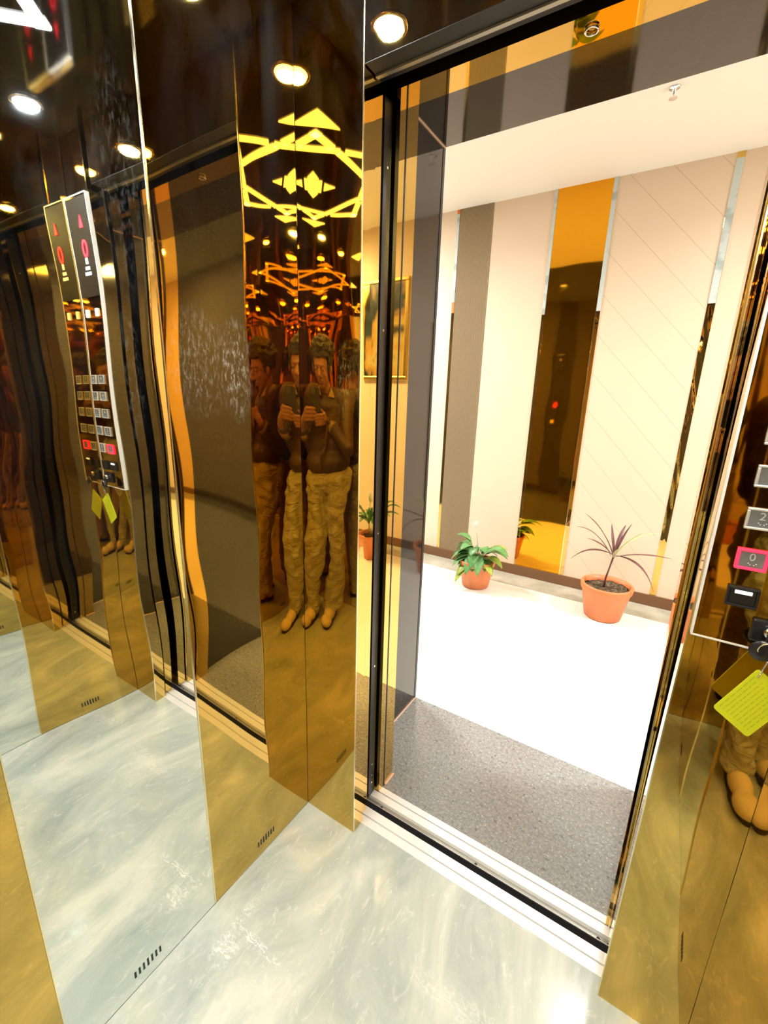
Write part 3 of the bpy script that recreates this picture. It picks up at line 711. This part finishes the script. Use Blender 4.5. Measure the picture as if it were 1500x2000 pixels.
def limb(bm, pts, rad):
    for i in range(len(pts)-1): cone(bm, pts[i], rad[i], pts[i+1], rad[i+1])
    for p, r in zip(pts, rad): ball(bm, p, r*1.0)
def fuse(name, bm, m_, parent, voxel, smooth_it, disp=None):
    o = obj(name, bm, m_, parent)
    r = o.modifiers.new('remesh', 'REMESH'); r.mode = 'VOXEL'; r.voxel_size = voxel; r.use_smooth_shade = True
    s_ = o.modifiers.new('smooth', 'SMOOTH'); s_.factor = .6; s_.iterations = smooth_it
    if disp:
        tx = bpy.data.textures.new(name+'_folds', 'CLOUDS'); tx.noise_scale = disp[1]; tx.noise_depth = 1
        d = o.modifiers.new('folds', 'DISPLACE'); d.texture = tx; d.strength = disp[0]; d.mid_level = .5; d.texture_coords = 'LOCAL'
    return o
FB = Vector((-.42, .907, 0)); RB = Vector((.907, .42, 0)); UZ = Vector((0, 0, 1))      # body facing and his right
PEL = Vector((.820, -1.065, .86)); CH = Vector((.828, -1.090, 1.20)); NK = Vector((.828, -1.075, 1.365)); HD = Vector((.822, -1.030, 1.478)); HS = 1.1
def BP(o, r, f_, u): return o+RB*r+FB*f_+UZ*u
shR, shL = BP(CH, .150, 0, .115), BP(CH, -.175, 0, .115)
wrR = cam2w(.070, -.203, -.055); wrL = cam2w(-.105, -.183, -.075)
elR = Vector((.965, -1.085, 1.02)); elL = Vector((.60, -1.02, 1.06))
hipR, hipL = BP(PEL, .085, 0, -.02), BP(PEL, -.085, 0, -.02)
heR, toR = Vector((.885, -.995, 0)), Vector((.835, -.725, 0)); heL, toL = Vector((.775, -1.135, 0)), Vector((.69, -.88, 0))
anR = heR.lerp(toR, .2)+UZ*.09; anL = heL.lerp(toL, .2)+UZ*.09
knR = (hipR+anR)/2+FB*.05+Vector((0, 0, .01)); knL = (hipL+anL)/2+FB*.035+Vector((0, 0, .01))
RM = Matrix((RB, FB, UZ)).transposed()      # local (right, forward, up) -> world
tilt = RM @ Matrix.Rotation(math.radians(-14), 3, 'X')

bm = bmesh.new()
# trunk, neck
ball(bm, CH, .1, (1.45, .92, 1.75), RM); ball(bm, PEL, .1, (1.45, .95, 1.1), RM); ball(bm, (CH+PEL)/2, .1, (1.30, .92, 1.7), RM)
cone(bm, BP(NK, 0, -.01, -.03), .058, BP(HD, 0, -.02, -.06), .052)
# head: skull, jaw, chin, brow, nose, lips, ears
def HP(r, f_, u): return HD+tilt@Vector((r*HS, f_*HS, u*HS))
ball(bm, HP(0, -.010, .022), .082, (.93, 1.12, 1.05), tilt); ball(bm, HP(0, .022, -.035), .062, (.95, 1.05, 1.15), tilt)
ball(bm, HP(0, .052, -.085), .026, (1.2, .9, .8), tilt); ball(bm, HP(0, .068, .022), .022, (2.3, .7, .6), tilt)
ball(bm, HP(.030, .058, -.022), .022, (1, .8, 1), tilt); ball(bm, HP(-.030, .058, -.022), .022, (1, .8, 1), tilt)
cone(bm, HP(0, .078, .008), .008, HP(0, .104, -.026), .014); ball(bm, HP(0, .100, -.028), .014, (1.1, 1, .8), tilt); ball(bm, HP(.011, .092, -.03), .009); ball(bm, HP(-.011, .092, -.03), .009)
ball(bm, HP(0, .081, -.052), .016, (1.5, .7, .42), tilt); ball(bm, HP(0, .079, -.064), .016, (1.35, .7, .45), tilt)
for s_ in (1, -1):
    ball(bm, HP(s_*.080, -.004, -.008), .026, (.35, .75, 1.15), tilt); ball(bm, HP(s_*.033, .072, .004), .012, (1.2, .7, .8), tilt)
# arms
limb(bm, [shR, elR], [.048, .038]); limb(bm, [elR, wrR], [.038, .026]); limb(bm, [shL, elL], [.048, .038]); limb(bm, [elL, wrL], [.038, .026])
def camh(r, u, f_): return cam2w(r, u-.038, f_)
# right hand: palm beside the phone, four fingers across its back, thumb on the screen side
pR = camh(.044, -.095, -.022)
limb(bm, [wrR, camh(.060, -.125, -.036), pR], [.025, .026, .024]); limb(bm, [camh(.050, -.115, -.030), camh(.040, -.062, -.018)], [.020, .017])
for i, (u_, ln) in enumerate(((-.052, 1.0), (-.072, 1.10), (-.092, 1.04), (-.111, .84))):
    limb(bm, [camh(.042, u_, -.020), camh(.034, u_+.002, .001), camh(.034-.030*ln, u_+.004, .006), camh(.034-.052*ln, u_-.001, .002)], [.0100, .0088, .0082, .0072])
limb(bm, [camh(.050, -.108, -.034), camh(.038, -.080, -.036), camh(.020, -.058, -.032), camh(.006, -.046, -.026)], [.013, .0115, .0100, .0085])
# left hand: cradling the lower left edge, index reaching up
pL = camh(-.082, -.115, -.034)
limb(bm, [wrL, camh(-.095, -.128, -.056), pL], [.025, .026, .024]); limb(bm, [camh(-.092, -.130, -.042), camh(-.078, -.090, -.028)], [.020, .016])
for i, (u_, ln) in enumerate(((-.088, .9), (-.106, 1.0), (-.124, .95), (-.140, .8))):
    limb(bm, [camh(-.080, u_, -.026), camh(-.068, u_+.002, -.002), camh(-.068+.024*ln, u_+.004, .004), camh(-.068+.042*ln, u_, .001)], [.0095, .0085, .0078, .0070])
limb(bm, [camh(-.088, -.112, -.044), camh(-.070, -.085, -.042), camh(-.050, -.068, -.032), camh(-.038, -.058, -.023)], [.0125, .011, .0095, .0083])
# legs
limb(bm, [hipR, knR, anR], [.070, .048, .034]); limb(bm, [hipL, knL, anL], [.070, .048, .034])
for h_, t_ in ((heR, toR), (heL, toL)): limb(bm, [h_+UZ*.035+(t_-h_)*.12, h_.lerp(t_, .8)+UZ*.026], [.030, .026])
per = fuse('person', bm, M['skin'], None, .0042, 3)
tag(per, 'person in brown shirt and khaki trousers standing in the car, holding up a phone', 'person')
# jacket: trunk shell and sleeves
bm = bmesh.new()
ball(bm, CH, .1, (1.66, 1.08, 1.66), RM); ball(bm, BP(CH, 0, 0, -.16), .1, (1.55, 1.10, 1.5), RM); ball(bm, BP(CH, 0, -.005, .105), .06, (2.0, 1.15, .8), RM)
ball(bm, BP(PEL, 0, 0, .105), .1, (1.68, 1.24, .85), RM)
limb(bm, [BP(CH, .05, 0, .125), shR, elR, wrR.lerp(elR, .18)], [.060, .066, .053, .040]); limb(bm, [BP(CH, -.05, 0, .125), shL, elL, wrL.lerp(elL, .18)], [.060, .066, .053, .040])
jk = fuse('shirt', bm, M['shirt'], per, .007, 4, (.014, .09))
# collar
bm = bmesh.new()
for s_ in (1, -1):
    a, b_, c_, d_ = BP(NK, s_*.062, -.03, .02), BP(NK, s_*.060, .035, .012), BP(NK, s_*.035, .085, -.045), BP(NK, s_*.088, .055, -.045)
    q = [Vector(x) for x in (a, b_, c_, d_)]; n_ = (q[1]-q[0]).cross(q[3]-q[0]).normalized()*.003
    v = [bm.verts.new(x+n_) for x in q]+[bm.verts.new(x-n_) for x in q]
    for f_ in ((0, 1, 2, 3), (7, 6, 5, 4), (0, 4, 5, 1), (1, 5, 6, 2), (2, 6, 7, 3), (3, 7, 4, 0)): bm.faces.new([v[i] for i in f_])
M['collar'] = mat('collar cloth', (.34, .24, .12), .6)
obj('collar', bm, M['collar'], jk)
bm = bmesh.new()
tube(bm, [BP(CH, 0, .118, .06), BP(CH, 0, .117, -.04), BP(CH, 0, .122, -.15), BP(PEL, 0, .132, .16), BP(PEL, 0, .127, .08)], [.008, .009, .009, .009, .008], 8)
obj('button_placket', bm, M['shirt'], jk)
for el_, wr_ in ((elR, wrR), (elL, wrL)):
    a_ = wr_.lerp(el_, .30); b_ = wr_.lerp(el_, .14); bm = bmesh.new(); cone(bm, a_, .045, b_, .042); obj('cuff', bm, M['collar'], jk, True)
# belt, trousers
bm = bmesh.new(); ball(bm, PEL, .1, (1.62, 1.18, .95), RM); limb(bm, [BP(hipR, 0, 0, .01), knR, anR+UZ*.02], [.096, .076, .064]); limb(bm, [BP(hipL, 0, 0, .01), knL, anL+UZ*.02], [.096, .076, .064])
cone(bm, anR+UZ*.10, .064, anR-UZ*.025, .068); cone(bm, anL+UZ*.10, .064, anL-UZ*.025, .068)
tz = fuse('trousers', bm, M['trouser'], per, .007, 3, (.050, .075))
# shoes
for h_, t_ in ((heR, toR), (heL, toL)):
    d = (t_-h_).normalized(); r_ = Vector((d.y, -d.x, 0)); L_ = (t_-h_).length
    def SP(a, b, c_): return h_+d*(a*L_)+r_*b+UZ*c_
    bm = bmesh.new(); R3 = Matrix((r_, d, UZ)).transposed()
    ball(bm, SP(.12, 0, .055), .040, (1, 1.1, 1.15), R3); ball(bm, SP(.45, 0, .048), .046, (1.02, 1.6, .9), R3); ball(bm, SP(.78, 0, .038), .046, (1.10, 1.4, .76), R3); ball(bm, SP(.25, 0, .085), .042, (.9, 1.1, .7), R3)
    sh = fuse('shoe', bm, M['shoe'], per, .004, 3)
    bm = bmesh.new(); out = []
    for k_ in range(36):
        a = 2*PI*k_/36; yy = math.cos(a)*.52+.47; wv = .046*abs(math.sin(a))**.75*(1.0 if yy > .5 else .86)
        out.append((yy, math.copysign(wv, math.sin(a))))
    lo = [bm.verts.new(SP(a, b, 0.001)) for a, b in out]; hi = [bm.verts.new(SP(a, b*1.04, .020+(.012 if a > .88 else 0))) for a, b in out]
    bm.faces.new(lo[::-1]); bm.faces.new(hi)
    for k_ in range(36): bm.faces.new((lo[k_], lo[(k_+1) % 36], hi[(k_+1) % 36], hi[k_]))
    obj('sole', bm, M['sole'], sh)
    bm = bmesh.new()
    for k_ in range(4):
        a = .36+.075*k_; tube(bm, [SP(a, -.022, .088-.010*k_), SP(a+.02, 0, .096-.011*k_), SP(a+.05, .022, .084-.011*k_)], .0024, 6)
    obj('laces', bm, M['lace'], sh)
# hair
bm = bmesh.new(); ball(bm, HP(0, -.022, .040), .100, (.99, 1.10, 1.02), tilt); rr = random.Random(9)
for i in range(110):
    a = rr.uniform(0, 2*PI); e = rr.uniform(.15, 1.45); dv = Vector((math.cos(a)*math.cos(e), math.sin(a)*math.cos(e), math.sin(e)))
    if dv.y > .55 and dv.z < .55: continue
    ball(bm, HP(dv.x*.090, -.022+dv.y*.102, .042+dv.z*.094), rr.uniform(.012, .021), seg=10)
for v_ in bm.verts:            # lift the front hairline off the face
    q = tilt.transposed()@(v_.co-HD)
    if q.y > .045 and q.z < .060: v_.co += tilt@Vector((0, -.045, .02))
    if q.z < -.02: v_.co += tilt@Vector((0, -.01, .03))
fuse('hair', bm, M['hair'], per, .005, 1, (.016, .018))
